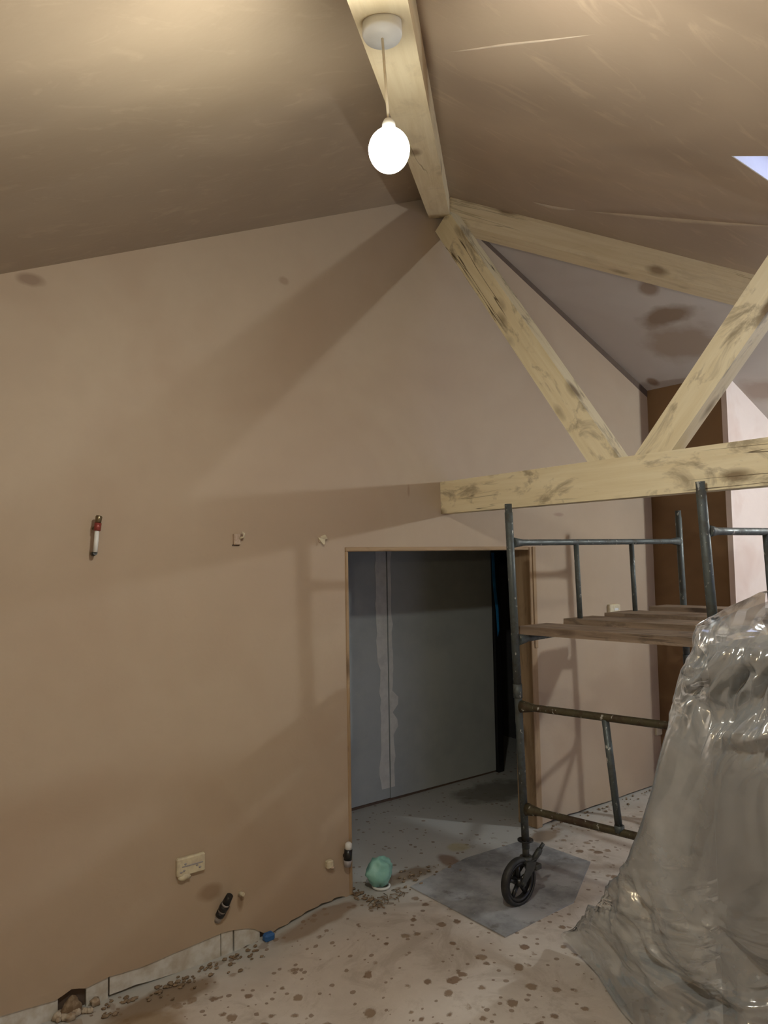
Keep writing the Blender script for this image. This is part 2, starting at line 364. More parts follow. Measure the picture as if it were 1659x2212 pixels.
for i, (x0, x1, zt, zb) in enumerate(segs):
    n_ = max(2, int((x1-x0)/.06)); top = []; bot = []
    for k in range(n_+1):
        x = x0+(x1-x0)*k/n_; top.append((x, .008, zt)); bot.append((x, .008, -.085 + .03*noise.noise(Vector((x*9, 3, 1))) + (.02 if i == 2 and k < 4 else 0)))
    MB().prism(top + bot[::-1], (0, .02, 0)).build('exposed_board', M['exposed'], wall)
struct(MB().box((-E_-.12, -E_-.12, -.1), (-E_, TH, ZE+.1)).build('wall_left', M['wall']), 'low plastered eaves wall beyond the left of view', 'wall')
GX0, GX1, GZ0, GZ1 = .5, 3.1, .02, 2.1
rc = lambda y, g=0: [(GX0+g, y, GZ0+g), (GX1-g, y, GZ0+g), (GX1-g, y, GZ1-g), (GX0+g, y, GZ1-g)]
dr2 = struct(empty('door_2', (GX0, -E_, 0)), 'glazed patio door behind the viewer letting in dusk light', 'door')
for nm, mt, mbx in (('door_frame', 'white', MB().prism(rc(-E_-.08), (0, .05, 0), [rc(-E_-.08, .06)])), ('mullion', 'white', MB().box(((GX0+GX1)/2-.03, -E_-.08, GZ0), ((GX0+GX1)/2+.03, -E_-.03, GZ1))), ('door_pane', 'glass', MB().prism(rc(-E_-.06, .05), (0, .006, 0)))):
    o = mbx.build(nm, M[mt]); o.parent = dr2; o.matrix_parent_inverse = Matrix.Translation(-dr2.location)
struct(MB().prism([(-E_-.12, -E_, -.1), (E_+.12, -E_, -.1), (E_+.12, -E_, ZE+.1), (-E_-.12, -E_, ZE+.1)], (0, -.12, 0), [rc(-E_)]).build('wall_front', M['wall']), 'plastered eaves wall behind the viewer', 'wall')
struct(MB().box((E_, -E_, -.1), (E_+.12, TH, ZE+.1)).build('wall_right', M['wall']), 'plastered eaves wall beyond the right of view', 'wall')
# damp brown return and pale bay wall at the far right corner
YB = -.71
KR = .9; HA_A, HA_B = -(1-KR)/(1+KR)*T, 2/(1+KR)*T
def hipz(x, y, d=0.0): return (x, y, HA + HA_A*x + HA_B*y + d)
struct(MB().prism([(XR, 0, -.01), (XR, YB, -.01), (XR, YB, HA-T*XR), (XR, 0, HA-T*XR)], (.1, 0, 0)).build('wall_return', M['brown']), 'dark brown damp return wall in the far corner', 'wall')
struct(MB().prism([(XR-.008, YB-.012, -.01), (E_, YB-.012, -.01), (E_, YB-.012, ZE), (XR-.008, YB-.012, HA-T*(XR-.008))], (0, .045, 0)).build('wall_bay', M['pink']), 'pale pink plastered wall beside the dark return', 'wall')
# ceilings: two sloping sides and the hip slope with the roof window
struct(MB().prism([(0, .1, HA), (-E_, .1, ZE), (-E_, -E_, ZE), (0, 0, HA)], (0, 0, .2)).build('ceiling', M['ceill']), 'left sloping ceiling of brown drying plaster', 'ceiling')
struct(MB().prism([(0, .1, HA), (0, 0, HA), (E_, -KR*E_, ZE), (E_, .1, ZE)], (0, 0, .2)).build('ceiling', M['ceilr']), 'right sloping ceiling of grey pink plaster with brown stains', 'ceiling')
SX0, SX1, SY0, SY1 = -.792, -.17, -3.3, -2.425
hole = [(SX0, SY0), (SX1, SY0), (SX1, SY1), (SX0, SY1)]
hipc = struct(MB().prism([(0, 0, HA), hipz(-E_, -E_), hipz(E_, -E_), hipz(E_, -KR*E_)], (0, 0, .2), [[hipz(*q) for q in hole]]).build('ceiling', M['ceil']), 'hip slope of brown drying plaster with a roof window', 'ceiling')
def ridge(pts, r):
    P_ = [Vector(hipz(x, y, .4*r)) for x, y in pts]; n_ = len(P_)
    MB().tube(P_, [r*max(.15, math.sin(math.pi*(k+.3)/(n_-.4))) for k in range(n_)], 8).build('raised_ridge', M['ridge'], hipc)  # slim raised line in a paler tone than the slope
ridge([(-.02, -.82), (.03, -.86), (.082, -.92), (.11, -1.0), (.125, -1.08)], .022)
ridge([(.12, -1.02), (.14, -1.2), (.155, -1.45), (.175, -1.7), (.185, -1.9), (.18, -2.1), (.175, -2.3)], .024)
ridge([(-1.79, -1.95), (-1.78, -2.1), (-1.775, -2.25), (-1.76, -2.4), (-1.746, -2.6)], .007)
win = struct(empty('window_1', hipz(SX0, SY0)), 'roof window in the hip slope showing pale blue sky', 'window')
def wpart(mb, name, mat):
    o = mb.build(name, M[mat]); o.parent = win; o.matrix_parent_inverse = Matrix.Translation(-win.location); return o
fr = .035; ins = [(SX0+fr, SY0+fr), (SX1-fr, SY0+fr), (SX1-fr, SY1-fr), (SX0+fr, SY1-fr)]
wpart(MB().prism([hipz(*q, .12) for q in hole], (0, 0, .06), [[hipz(*q, .12) for q in ins]]), 'window_frame', 'white')
wpart(MB().prism([hipz(*q, .15) for q in ins], (0, 0, .006)), 'window_pane', 'glass')
for k in range(4):
    q0, q1 = hole[k], hole[(k+1) % 4]; c_ = ((SX0+SX1)/2, (SY0+SY1)/2)
    inn = [(q[0]+(.006 if c_[0] > q[0] else -.006), q[1]+(.006 if c_[1] > q[1] else -.006)) for q in (q0, q1)]
    wpart(MB().prism([hipz(*q0, .001), hipz(*q1, .001), hipz(*inn[1], .001), hipz(*inn[0], .001)], (0, 0, .119)), 'reveal_lining', 'reveal')
# dark open joint between the gable wall and the right slope
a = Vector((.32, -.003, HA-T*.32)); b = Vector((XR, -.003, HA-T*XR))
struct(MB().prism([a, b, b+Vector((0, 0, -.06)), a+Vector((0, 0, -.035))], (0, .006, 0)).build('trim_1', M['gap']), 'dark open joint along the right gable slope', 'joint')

# doorway lining
door = struct(empty('door_1', (XDL, 0, 0)), 'wide doorway lined with raw timber in the gable wall', 'doorway')
def dpart(mb, name, mat='lining', fr_=None):
    o = mb.build(name, M[mat], None, fr_); mw = o.matrix_world.copy(); o.parent = door; o.matrix_parent_inverse = Matrix.Translation(-door.location); return o
dpart(MB().bbox((XDL, -.006, 0), (XDL+.022, TH+.02, HD-.022)), 'jamb', 'lining', frame_of((XDL, 0, 0), (XDL, 0, 1), (1, 0, 0)))
dpart(MB().bbox((XDR-.035, -.012, 0), (XDR+.028, TH+.03, HD)), 'jamb', 'lining', frame_of((XDR, 0, 0), (XDR, 0, 1), (1, 0, 0)))
dpart(MB().bbox((XDL, -.008, HD-.022), (XDR-.03, TH+.02, HD+.004)), 'head', 'lining', frame_of((XDL, 0, HD), (XDR, 0, HD)))
dpart(MB().bbox((XDR-.004, -.02, HD-.75), (XDR+.03, -.010, HD+.002)), 'packing_strip', 'lining', frame_of((XDR, 0, HD-.7), (XDR, 0, HD), (1, 0, 0)))

# corridor behind
cw = struct(empty('wall_corridor', (-2.5, YC, 0)), 'grey plasterboard corridor wall seen through the doorway', 'wall')
def cpart(o): o.parent = cw; o.matrix_parent_inverse = Matrix.Translation(-cw.location); return o
cpart(MB().prism([(-2.5, YC, .028), (.383, YC, .028), (.383, YC, 2.4), (-2.5, YC, 2.4)], (0, .0125, 0)).build('plasterboard', M['board']))
cpart(MB().prism([(.391, YC, .024), (1.625, YC, .018), (1.625, YC, 2.4), (.391, YC, 2.4)], (0, .0125, 0)).build('plasterboard', M['board']))
cpart(MB().box((-2.5, YC+.0125, -.05), (1.70, YC+.1, 2.4)).build('stud_frame', M['gap']))
cpart(MB().box((1.63, YC-.03, 0), (1.70, YC+.1, 2.4)).build('door_post', M['black']))
def smear(side, pts):
    L = [(x, YC-.002, z) for x, z in pts]; cpart(MB().prism(L, (0, .0015, 0)).build('joint_filler', M['filler']))
random.seed(3)
zs = [2.39-.06*i for i in range(39)]
lw = lambda z: .06 + (.05 if z > 1.1 else .02) + .02*noise.noise(Vector((0, z*4, 2))) + .02*noise.noise(Vector((5, z*14, 2))) + (.02 if z < .3 else 0)
rw = lambda z: .035 + .02*noise.noise(Vector((9, z*4, 2))) + .02*noise.noise(Vector((3, z*13, 7))) + (.05 if .5 < z < 1.05 and noise.noise(Vector((1, z*6, 4))) > 0 else 0)
lean = lambda z: 0
smear(0, [(.380, z) for z in zs] + [(.380-max(.02, lw(z)), z) for z in reversed(zs)])
smear(1, [(.396, z) for z in zs] + [(.396+max(.015, rw(z)), z) for z in reversed(zs)])
struct(MB().box((-2.5, TH, 2.4), (3.2, YC+2, 2.5)).build('ceiling', M['board']), 'flat grey corridor ceiling behind the doorway', 'ceiling')
struct(MB().box((-2.6, TH, -.1), (-2.5, YC+.1, 2.5)).build('wall_corridor_end', M['board']), 'hidden end wall of the grey corridor', 'wall')
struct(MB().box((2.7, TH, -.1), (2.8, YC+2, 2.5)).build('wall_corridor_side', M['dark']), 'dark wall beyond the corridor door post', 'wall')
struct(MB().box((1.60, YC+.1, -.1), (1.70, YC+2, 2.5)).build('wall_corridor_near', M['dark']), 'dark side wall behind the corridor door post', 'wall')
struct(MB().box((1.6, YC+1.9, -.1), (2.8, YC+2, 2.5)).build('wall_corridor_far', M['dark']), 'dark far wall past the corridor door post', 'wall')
tag(MB().prism([(1.598, YC-.042, 2.02), (1.632, YC-.042, 2.02), (1.640, YC-.042, 1.72), (1.668, YC-.042, 1.5), (1.672, YC-.042, 1.30), (1.652, YC-.042, 1.24), (1.640, YC-.042, 1.46), (1.612, YC-.042, 1.66), (1.600, YC-.042, 1.8)], (0, .004, 0)).build('blue_strip', M['blue']), 'narrow flat blue strip by the dark corridor door post', 'plastic')  # flat blue strip set just in front of the corridor door post

# ================================================================== ROOF TIMBERS
def timber(name, poly, off, a, b, mat, label, upv=(0,0,1)):
    o = MB().prism(poly, off).build(name, M[mat], None, frame_of(a, b, upv)); return tag(o, label, 'beam')
W2 = .05
timber('tie_beam', [(-W2, 0, 2.277), (-W2, -E_, 2.277), (-W2, -E_, 2.492), (-W2, 0, 2.492)], (2*W2, 0, 0), (0, 0, 2.28), (0, -E_, 2.28), 'timber', 'horizontal pale timber tie beam running out from the gable wall')
d1 = Vector((0, -1.187, -1.727)).normalized(); n1 = Vector((0, d1.z, -d1.y)); w1 = .165
p0 = Vector((-W2, -.004, 4.235)); t0 = (p0.z-2.492)/-d1.z; p1 = p0+d1*t0
q0 = p0+n1*w1; q1 = q0+d1*((q0.z-2.492)/-d1.z)
timber('strut', [p0+d1*.0, p1, q1, q0], (2*W2, 0, 0), p1, p0, 'timber', 'diagonal timber strut sloping from the roof apex to the tie beam', (1,0,0))
d2 = Vector((0, -.70, .80)).normalized(); n2 = Vector((0, -d2.z, d2.y)); n2 = Vector((0, -.80, -.70)).normalized(); w2 = .158
a0 = Vector((-W2, -1.495, 2.492)); a1 = Vector((-W2, -1.495-w2/.755, 2.492))
tt = 1.32
def to_ceiling(p):
    # along d2 until the hip slope
    k = (HA+HA_B*p.y-p.z)/(d2.z-HA_B*d2.y); return p+d2*k
timber('strut', [a0, a1, to_ceiling(a1), to_ceiling(a0)], (2*W2, 0, 0), a0, a0+d2, 'timber', 'diagonal timber strut rising from the tie beam to the right edge', (1,0,0))
for sx, lab in ((-1, 'pale hip beam overhead carrying the lit bulb'), (1, 'hip beam sloping down behind the right strut')):
    bw = .072 if sx < 0 else .08; ky = 1.0 if sx < 0 else KR; dn = Vector((sx, -ky, -T)).normalized(); side = Vector((ky, sx, 0)).normalized(); upn = dn.cross(side); dp_ = .155 if sx < 0 else .19
    if upn.z < 0: upn = -upn
    A = Vector((sx*.06, -.06*ky, HA-T*.06)); B = Vector((sx*5.0, -5.0*ky, HA-T*5.0))
    sec = [side*bw-upn*.02, -side*bw-upn*.02, -side*bw-upn*dp_, side*bw-upn*dp_]
    o = MB().prism([A+s_ for s_ in sec], B-A).build('hip_beam', M['timber_dry'], None, frame_of(A, B)); tag(o, lab, 'beam')

# ================================================================== PENDANT LAMPS
def pendant(x, y, ztop, drop, strength, col, label, lean=(0, 0), cut=68, seg=16):
    root = empty('pendant_lamp', (x, y, ztop)); tag(root, label, 'lamp', 'pendant lamps on the hip beams')
    MB().lathe([(0, 0), (.046, 0), (.05, -.004), (.052, -.045), (.049, -.052), (.012, -.056), (.0, -.056)], n=32).build('ceiling_rose', M['white'], root)
    lx, ly = lean; zb = -.05-drop
    MB().tube([(0, 0, -.05), (lx*.5, ly*.5, -.05-drop*.5), (lx, ly, zb)], .0035, 8).build('flex', M['cord'], root)
    MB().lathe([(0, zb+.012), (.012, zb+.01), (.017, zb), (.0185, zb-.018), (.0, zb-.018)], (lx, ly, 0), 20).build('lamp_holder', M['white'], root)
    c = zb-.012; R_ = .053
    prof = [(.0175, c-.004)]; mid = c-.052
    prof += [(R_*math.sin(math.radians(a)), mid+R_*math.cos(math.radians(a))-.004) for a in range(20, cut+1, (cut-20)//8)]
    MB().lathe(prof, (lx, ly, 0), seg).build('bulb_neck', emis('glowing_bulb_neck', col, strength*.015), root)
    low = [(R_*math.sin(math.radians(a)), mid+R_*math.cos(math.radians(a))*(1 if a < 90 else 1.12)-.004) for a in range(cut, 180, 8)] + [(0, mid-R_*1.12-.004)]
    MB().lathe(low, (lx, ly, 0), seg).build('bulb_globe', emis('lit_bulb', col, strength), root)
    return root
pendant(-2.262, -2.256, 3.378, .225, BULB['near'], (1, .985, .86), 'lit globe bulb hanging on a flex from the hip beam overhead', (.02, .005), 84, 32)
pendant(2.80, -2.90, 3.10, .2, BULB['right'], (.93, 1, 1), 'lit globe bulb out of view under the right hip slope', (0, 0), 36)
pendant(-4.0, -4.25, 2.60, .15, BULB['behind'], (1, .82, .52), 'added warm bulb unseen behind the viewer, brightening ceiling and walls')  # added lamp out of view, brightens the ceiling and walls

# ================================================================== SCAFFOLD TOWER
sc = tag(empty('scaffold_tower', (-.10, -.72, 0)), 'small wheeled scaffold tower of worn grey green steel tube', 'scaffold')
def spart(mb, name, mat, parent=None):
    o = mb.build(name, M[mat])
    if parent is None: o.parent = sc; o.matrix_parent_inverse = Matrix.Translation(-sc.location)
    else: o.parent = parent; o.matrix_parent_inverse = parent.matrix_world.inverted()
    return o
bpy.context.view_layer.update()
PA = ((-.101, -.72), (-.168, -.72)); PB = ((1.725, -.72), (1.66, -.72)); PC = ((.09, -1.865), (-.086, -1.865)); PD = ((1.80, -1.865), (1.74, -1.865))
ZT = 2.29
def at(P, z):
    k = (z-.344)/(ZT-.344); return Vector((P[0][0]+(P[1][0]-P[0][0])*k, P[0][1]+(P[1][1]-P[0][1])*k, z))
for P, zt in ((PA, ZT), (PB, 2.30), (PC, 2.32), (PD, 2.32)):
    b_ = at(P, .30); t_ = at(P, zt)
    m_ = MB().tube([b_, at(P, 1.19), at(P, 1.2)], .0225, 14).tube([at(P, 1.2), at(P, zt-.05), at(P, zt-.048), t_], [.0235, .0235, .021, .021], 14)
    m_.tube([at(P, 1.16), at(P, 1.24)], .0265, 14)
    spart(m_, 'post', 'tube')
def rail(P, Q, z0, z1, mat, name, r=.019, flare=True):
    a, b = at(P, z0), at(Q, z1); d = (b-a).normalized(); a = a+d*.02; b = b-d*.02
    L = (b-a).length
    pts = [a, a+d*.035, a+d*.09, b-d*.09, b-d*.035, b]; rs = [r*1.7, r*1.45, r, r, r*1.45, r*1.7] if flare else [r]*6
    return spart(MB().tube(pts, rs, 12), name, mat)
# upper end frames
for P, Q in ((PA, PB), (PC, PD)):
    z_ = 2.062 if P is PA else 2.085
    rail(P, Q, z_, z_+.01, 'tube', 'top_rail'); rail(P, Q, 1.492, 1.55, 'tube', 'ledger', .02)
    for k in (.335, .665):
        a = at(P, z_).lerp(at(Q, z_+.01), k); b = at(P, 1.5).lerp(at(Q, 1.5), k)
        spart(MB().tube([a, b], .0165, 10), 'upright', 'tube')
# lower side frames
for P, Q in ((PA, PC), (PB, PD)):
    rail(P, Q, 1.112, 1.135, 'rust', 'side_rail', .021); rail(P, Q, .525, .535, 'rust', 'side_rail', .021)
    a = at(P, 1.112).lerp(at(Q, 1.135), .475); b = at(P, .525).lerp(at(Q, .535), .505)
    spart(MB().tube([a, b], .0195, 12).tube([b+Vector((0, 0, .035)), b], .026, 12), 'upright', 'tube')
a = at(PB, 1.07); b = at(PC, 1.07); spart(MB().tube([a, b], .016, 10), 'plan_brace', 'rust')
# castors
def caster(P):
    b = at(P, .344); c = spart(MB().tube([b+Vector((0,0,0)), b+Vector((0,0,-.10))], .02, 14).tube([b+Vector((0,0,-.088)), b+Vector((0,0,-.125))], [.036, .034], 16), 'caster', 'iron')
    x, y = b.x, b.y; wx, wz = x-.068, .132
    spart(MB().lathe([(.022, 0), (.046, .004), (.046, -.002), (.022, -.006)], (x, y, .345), 20), 'collar', 'black', c)
    fk = MB()
    for s_ in (-1, 1):
        yy = y+s_*.034
        fk.prism([(x-.04, yy, .236), (x+.045, yy, .236), (x+.03, yy, .19), (wx+.02, yy, wz-.005), (wx, yy, wz-.022), (wx-.02, yy, wz), (x-.045, yy, .20)], (0, .006*s_, 0))
    fk.box((x-.04, y-.04, .228), (x+.045, y+.04, .240)); fk.tube([(wx, y-.05, wz), (wx, y+.05, wz)], .012, 12)
    spart(fk, 'fork', 'iron', c)
    R1 = .132
    spart(MB().lathe([(.108, -.022), (.120, -.024), (.130, -.014), (R1, 0), (.130, .014), (.120, .024), (.108, .022), (.108, -.022)], (wx, y, wz), 36, 'y'), 'tyre', 'rubber', c)
    wh = MB().lathe([(.09, -.017), (.109, -.02), (.109, .02), (.09, .017), (.09, -.017)], (wx, y, wz), 32, 'y').lathe([(0, -.03), (.024, -.03), (.024, .03), (0, .03)], (wx, y, wz), 18, 'y')
    for k in range(5):
        t = 2*math.pi*k/5+.3; d = Vector((math.cos(t), 0, math.sin(t)))
        wh.tube([Vector((wx, y, wz))+d*.018, Vector((wx, y, wz))+d*.1], [.013, .011], 8)
    spart(wh, 'wheel', 'black', c)
    lv = MB().tube([(x+.035, y-.01, .215), (x+.085, y-.02, .262), (x+.10, y-.02, .276)], [.017, .019, .017], 10).tube([(x+.10, y-.02, .276), (x+.128, y-.022, .302)], .011, 10).bbox((x+.035, y-.045, .175), (x+.085, y+.02, .205))
    spart(lv, 'brake_lever', 'iron', c)
bpy.context.view_layer.update()
for P in (PA, PB, PC, PD): caster(P)
# platform boards
bl = [(-.07, -.66, .30, 'front weathered platform board on the scaffold, nearest the doorway'), (.375, -.66, .32, 'second platform board from the doorway side of the scaffold'),
      (.81, -.655, .33, 'third platform board, beside the plastered box behind it'), (1.345, -.65, .25, 'rearmost short dark platform board on the scaffold')]
for i, (x, y, w_, lab) in enumerate(bl):
    L = 1.42; sk = .12; z = (1.5185, 1.536, 1.548, 1.562)[i]
    n_ = 8; mbd = MB(); ring = []
    for k in range(n_+1):
        s_ = k/n_; xx = x+sk*s_*L*.95; yy = y-s_*L; wob = .004*noise.noise(Vector((s_*6, i*3, 0))); sag = .006*math.sin(s_*3)
        ring.append([(xx+wob, yy, z+sag*0), (xx+w_+wob, yy+.01, z), (xx+w_+wob-.004, yy+.01, z+.046), (xx+wob+.004, yy, z+.046)])
    vs_ = [p for r_ in ring for p in r_]; fs_ = [(3,2,1,0), tuple(4*n_+k for k in range(4))]
    for k in range(n_):
        for e in range(4): fs_.append((4*k+e, 4*k+(e+1)%4, 4*k+4+(e+1)%4, 4*k+4+e))
    tag(mbd.add(vs_, fs_).build('scaffold_board', M['plank'], None, frame_of((x, y, z), (x+sk*L, y-L, z))), lab, 'board', 'scaffold platform boards')

# ================================================================== WRAPPED CABINET AND SHEET
cab = tag(empty('wrapped_cabinet', (-.60, -2.36, 0)), 'tall charcoal cabinet standing under clear plastic at the right', 'cabinet')
def kpart(mb, name, mat):
    o = mb.build(name, M[mat]); o.parent = cab; o.matrix_parent_inverse = Matrix.Translation(-cab.location); return o
kpart(MB().bbox((-.58, -2.38, .03), (.14, -2.13, 1.62), .006), 'body', 'cabinet')
kpart(MB().bbox((-.57, -2.40, .10), (.13, -2.381, 1.60), .004), 'door', 'cabinet')
kpart(MB().bbox((-.55, -2.36, .0), (.11, -2.15, .03), .004), 'plinth', 'black')
KS = [
 [(.20,-2.02,1.80),(.22,-1.99,1.70),(.21,-1.98,1.45),(.20,-1.97,1.2),(.19,-1.97,.9),(.18,-1.97,.6),(.16,-1.95,.3),(.12,-1.93,.01)],
 [(-.30,-2.06,1.74),(-.32,-2.04,1.68),(-.33,-2.0,1.45),(-.33,-1.97,1.2),(-.32,-1.93,.9),(-.32,-1.93,.6),(-.30,-1.90,.3),(-.26,-1.80,.01)],
 [(-.55,-2.076,1.68),(-.613,-2.103,1.675),(-.626,-2.037,1.454),(-.62,-1.96,1.219),(-.578,-1.841,.922),(-.525,-1.668,.617),(-.447,-1.453,.351),(-.33,-1.17,.06)],
 [(-.355,-2.143,1.739),(-.608,-2.195,1.663),(-.654,-2.153,1.436),(-.657,-2.104,1.163),(-.608,-2.003,.86),(-.568,-1.884,.574),(-.505,-1.722,.305),(-.405,-1.394,.012)],
 [(-.182,-2.217,1.781),(-.639,-2.36,1.655),(-.68,-2.31,1.427),(-.694,-2.278,1.155),(-.664,-2.213,.847),(-.625,-2.15,.552),(-.61,-2.08,.293),(-.62,-1.75,.012)],
 [(-.083,-2.361,1.839),(-.63,-2.46,1.657),(-.651,-2.455,1.445),(-.657,-2.44,1.183),(-.65,-2.425,.905),(-.644,-2.415,.66),(-.63,-2.38,.40),(-.72,-2.2,.012)],
 [(.0,-2.40,1.85),(-.30,-2.50,1.66),(-.30,-2.49,1.44),(-.30,-2.48,1.18),(-.31,-2.50,.9),(-.32,-2.52,.66),(-.34,-2.56,.35),(-.40,-2.75,.012)],
 [(.12,-2.38,1.86),(.22,-2.44,1.68),(.22,-2.45,1.44),(.22,-2.45,1.18),(.23,-2.46,.9),(.24,-2.48,.66),(.26,-2.52,.35),(.30,-2.7,.012)],
]
def cr(p0, p1, p2, p3, t):
    return .5*((2*p1)+(p2-p0)*t+(2*p0-5*p1+4*p2-p3)*t*t+(3*p1-p0-3*p2+p3)*t*t*t)
def spl(P, t):
    n_ = len(P)-1; t = min(max(t, 0), n_-1e-6); i = int(t); f_ = t-i
    g_ = lambda k: P[min(max(k, 0), n_)]
    return cr(g_(i-1), g_(i), g_(i+1), g_(i+2), f_)
KV = [[Vector(p) for p in r] for r in KS]
NU, NV = 320, 420
def ridged(q): return 1-abs(noise.noise(q))*2
def tri(t): return abs(2*(t-math.floor(t))-1)-.5
random.seed(5)
def fset(ang, spread, fmin, fmax, n_, amp):
    out_ = []
    for k in range(n_):
        f_ = fmin*(fmax/fmin)**(k/(n_-1)); t_ = math.radians(ang+random.uniform(-spread, spread)); out_.append((f_*math.cos(t_), f_*math.sin(t_), random.random(), amp/f_**.8))
    return out_
F1 = fset(48, 42, .6, 4.4, 10, .034); F2 = fset(112, 26, 1.0, 7.5, 13, .034)
pts = []
rows = [[spl(r, (j/NV)*(len(r)-1)) for j in range(NV+1)] for r in KV]
for i in range(NU+1):
    tu = i/NU*(len(KV)-1); colp = [[rows[k][j] for k in range(len(KV))] for j in range(NV+1)]
    pts.append([spl(colp[j], tu) for j in range(NV+1)])
vs_ = []
for i in range(NU+1):
    for j in range(NV+1):
        p = pts[i][j]; du = pts[min(i+1, NU)][j]-pts[max(i-1, 0)][j]; dv = pts[i][min(j+1, NV)]-pts[i][max(j-1, 0)]
        n_ = du.cross(dv); n_ = n_.normalized() if n_.length > 1e-9 else Vector((0,0,1))
        v_ = j/NV*7; u_ = i/NU*7
        A1 = math.exp(-((v_-2.0)/.8)**4)*(1-.6*math.exp(-((u_-2.0)/.45)**2)); A2 = math.exp(-((v_-5.9)/.7)**2)
        wx = .35*noise.noise(Vector((u_*1.1, v_*1.1, 3))); wy = .35*noise.noise(Vector((u_*1.1, v_*1.1, 9)))
        ua, va = u_+wx, v_+wy
        w_ = A1*sum(a_*tri(dx*ua+dy*va+ph) for dx, dy, ph, a_ in F1) + A2*sum(a_*tri(dx*ua+dy*va+ph) for dx, dy, ph, a_ in F2)
        w_ += .016*noise.noise(Vector((ua*1.3, va*.4, 12))) + .005*tri(ua*1.7+va*.35+.6*wx)
        fold = 0.0; cru = .4 if v_ > 6.9 else 1.0
        p2 = p + n_*(w_*cru + fold*.6)
        if p2.z < .012: p2.z = .012 + .006*abs(noise.noise(p*30))
        vs_.append(p2)
fs_ = [(i*(NV+1)+j, (i+1)*(NV+1)+j, (i+1)*(NV+1)+j+1, i*(NV+1)+j+1) for i in range(NU) for j in range(NV)]
MBs = MB().add(vs_, fs_, True)
# the sheet is folded double low down
i1 = int(NU*3.7/7); j0 = int(NV*3.0/7); cen = Vector((-.25, -2.1, 0)); v2 = []
for i in range(i1+1):
    for j in range(j0, NV+1):
        q = vs_[i*(NV+1)+j]; d = (cen-q); d.z = 0; k = .018+.012*noise.noise(q*7+Vector((4, 4, 4)))
        v2.append(q + d.normalized()*k + Vector((0, 0, -.002 if q.z < .03 else 0)))
nj = NV+1-j0
MBs.add(v2, [(i*nj+j, (i+1)*nj+j, (i+1)*nj+j+1, i*nj+j+1) for i in range(i1) for j in range(nj-1)], True)
tag(MBs.build('plastic_sheet', M['sheet']), 'crumpled clear plastic dust sheet draped over the tall cabinet', 'plastic sheet')

# ================================================================== WALL FITTINGS
def root(name, loc, label, cat, group=None): return tag(empty(name, loc), label, cat, group)
def rp(mb, name, mat, r_, label=None):
    o = mb.build(name, M[mat], r_)
    if label: o['label'] = label
    return o
# white pipe with red fitting
r_ = root('pipe_stub', (-2.309, 0, 2.12), 'white pipe stub with red fitting standing off the upper left wall', 'pipe')
rp(MB().tube([(-.02, -.055, -.085), (-.012, -.055, .02)], .011, 12), 'pipe', 'white', r_)
rp(MB().tube([(-.012, -.055, .018), (-.008, -.055, .055)], [.016, .017], 12), 'fitting', 'copper', r_)
rp(MB().tube([(-.008, -.055, .055), (-.004, -.055, .085), (-.003, -.055, .09)], [.014, .016, .013], 12), 'end_cap', 'brass', r_)
rp(MB().tube([(-.02, -.055, -.088), (-.02, -.03, -.092), (-.015, .004, -.092)], .011, 12), 'elbow', 'black', r_)
rp(MB().tube([(-.012, -.055, .03), (-.012, .004, .03)], .008, 8), 'bracket', 'brass', r_)
# small boxes
def small_box(x, z, w_, h_, d_, mat, label, group=None, notch=True):
    r_ = root('back_box', (x, 0, z), label, 'back box', group)
    rp(MB().bbox((-w_/2, -d_, -h_/2), (w_/2, .003, h_/2), .004), 'box', mat, r_)
    return r_
b_ = small_box(-1.565, 2.10, .04, .06, .02, 'pinkbox', 'small pinkish back box with a cable tail, middle of the upper wall')
rp(MB().tube([(.012, -.018, .005), (.028, -.035, .012), (.032, -.036, .03), (.02, -.03, .038)], .006, 8), 'cable_tail', 'cream', b_)
rp(MB().box((-.024, -.004, -.036), (.018, .001, -.028)), 'shade_gap', 'gap', b_)  # dark strip under the box, its shaded gap put into the colour
b_ = root('cable_clip', (-1.014, 0, 2.10), 'cream cable stub on the wall just left of the door head', 'cable')
rp(MB().prism([(-.022, -.004, .012), (.0, -.03, -.03), (.006, -.032, -.028), (.012, -.03, .0), (.03, -.028, .006), (.028, -.006, .03)], (0, .008, 0)), 'flap', 'cream', b_)
rp(MB().bbox((-.016, -.01, -.018), (.022, .004, .018), .004), 'base', 'pinkbox', b_)
# plastered double socket box
r_ = root('socket_box', (-1.831, 0, .439), 'cream double socket box smeared with plaster on the lower left wall', 'socket box')
rp(MB().bbox((-.076, -.022, -.045), (.076, .004, .045), .006), 'cover', 'cream', r_)
rp(MB().bbox((-.05, -.0245, .000), (.062, -.021, .006), .001), 'slot', 'greyp', r_)
for k, (dx, dz) in enumerate([(-.032, .014), (.03, -.006), (-.04, -.018), (.045, -.02), (-.055, -.022)]):
    rp(MB().blob((dx, -.022, dz), (.007, .003, .005), k), 'plaster_lump', 'greyp', r_)
rp(MB().blob((-.035, -.016, -.05), (.035, .012, .015), 5), 'plaster_lump', 'cream', r_)
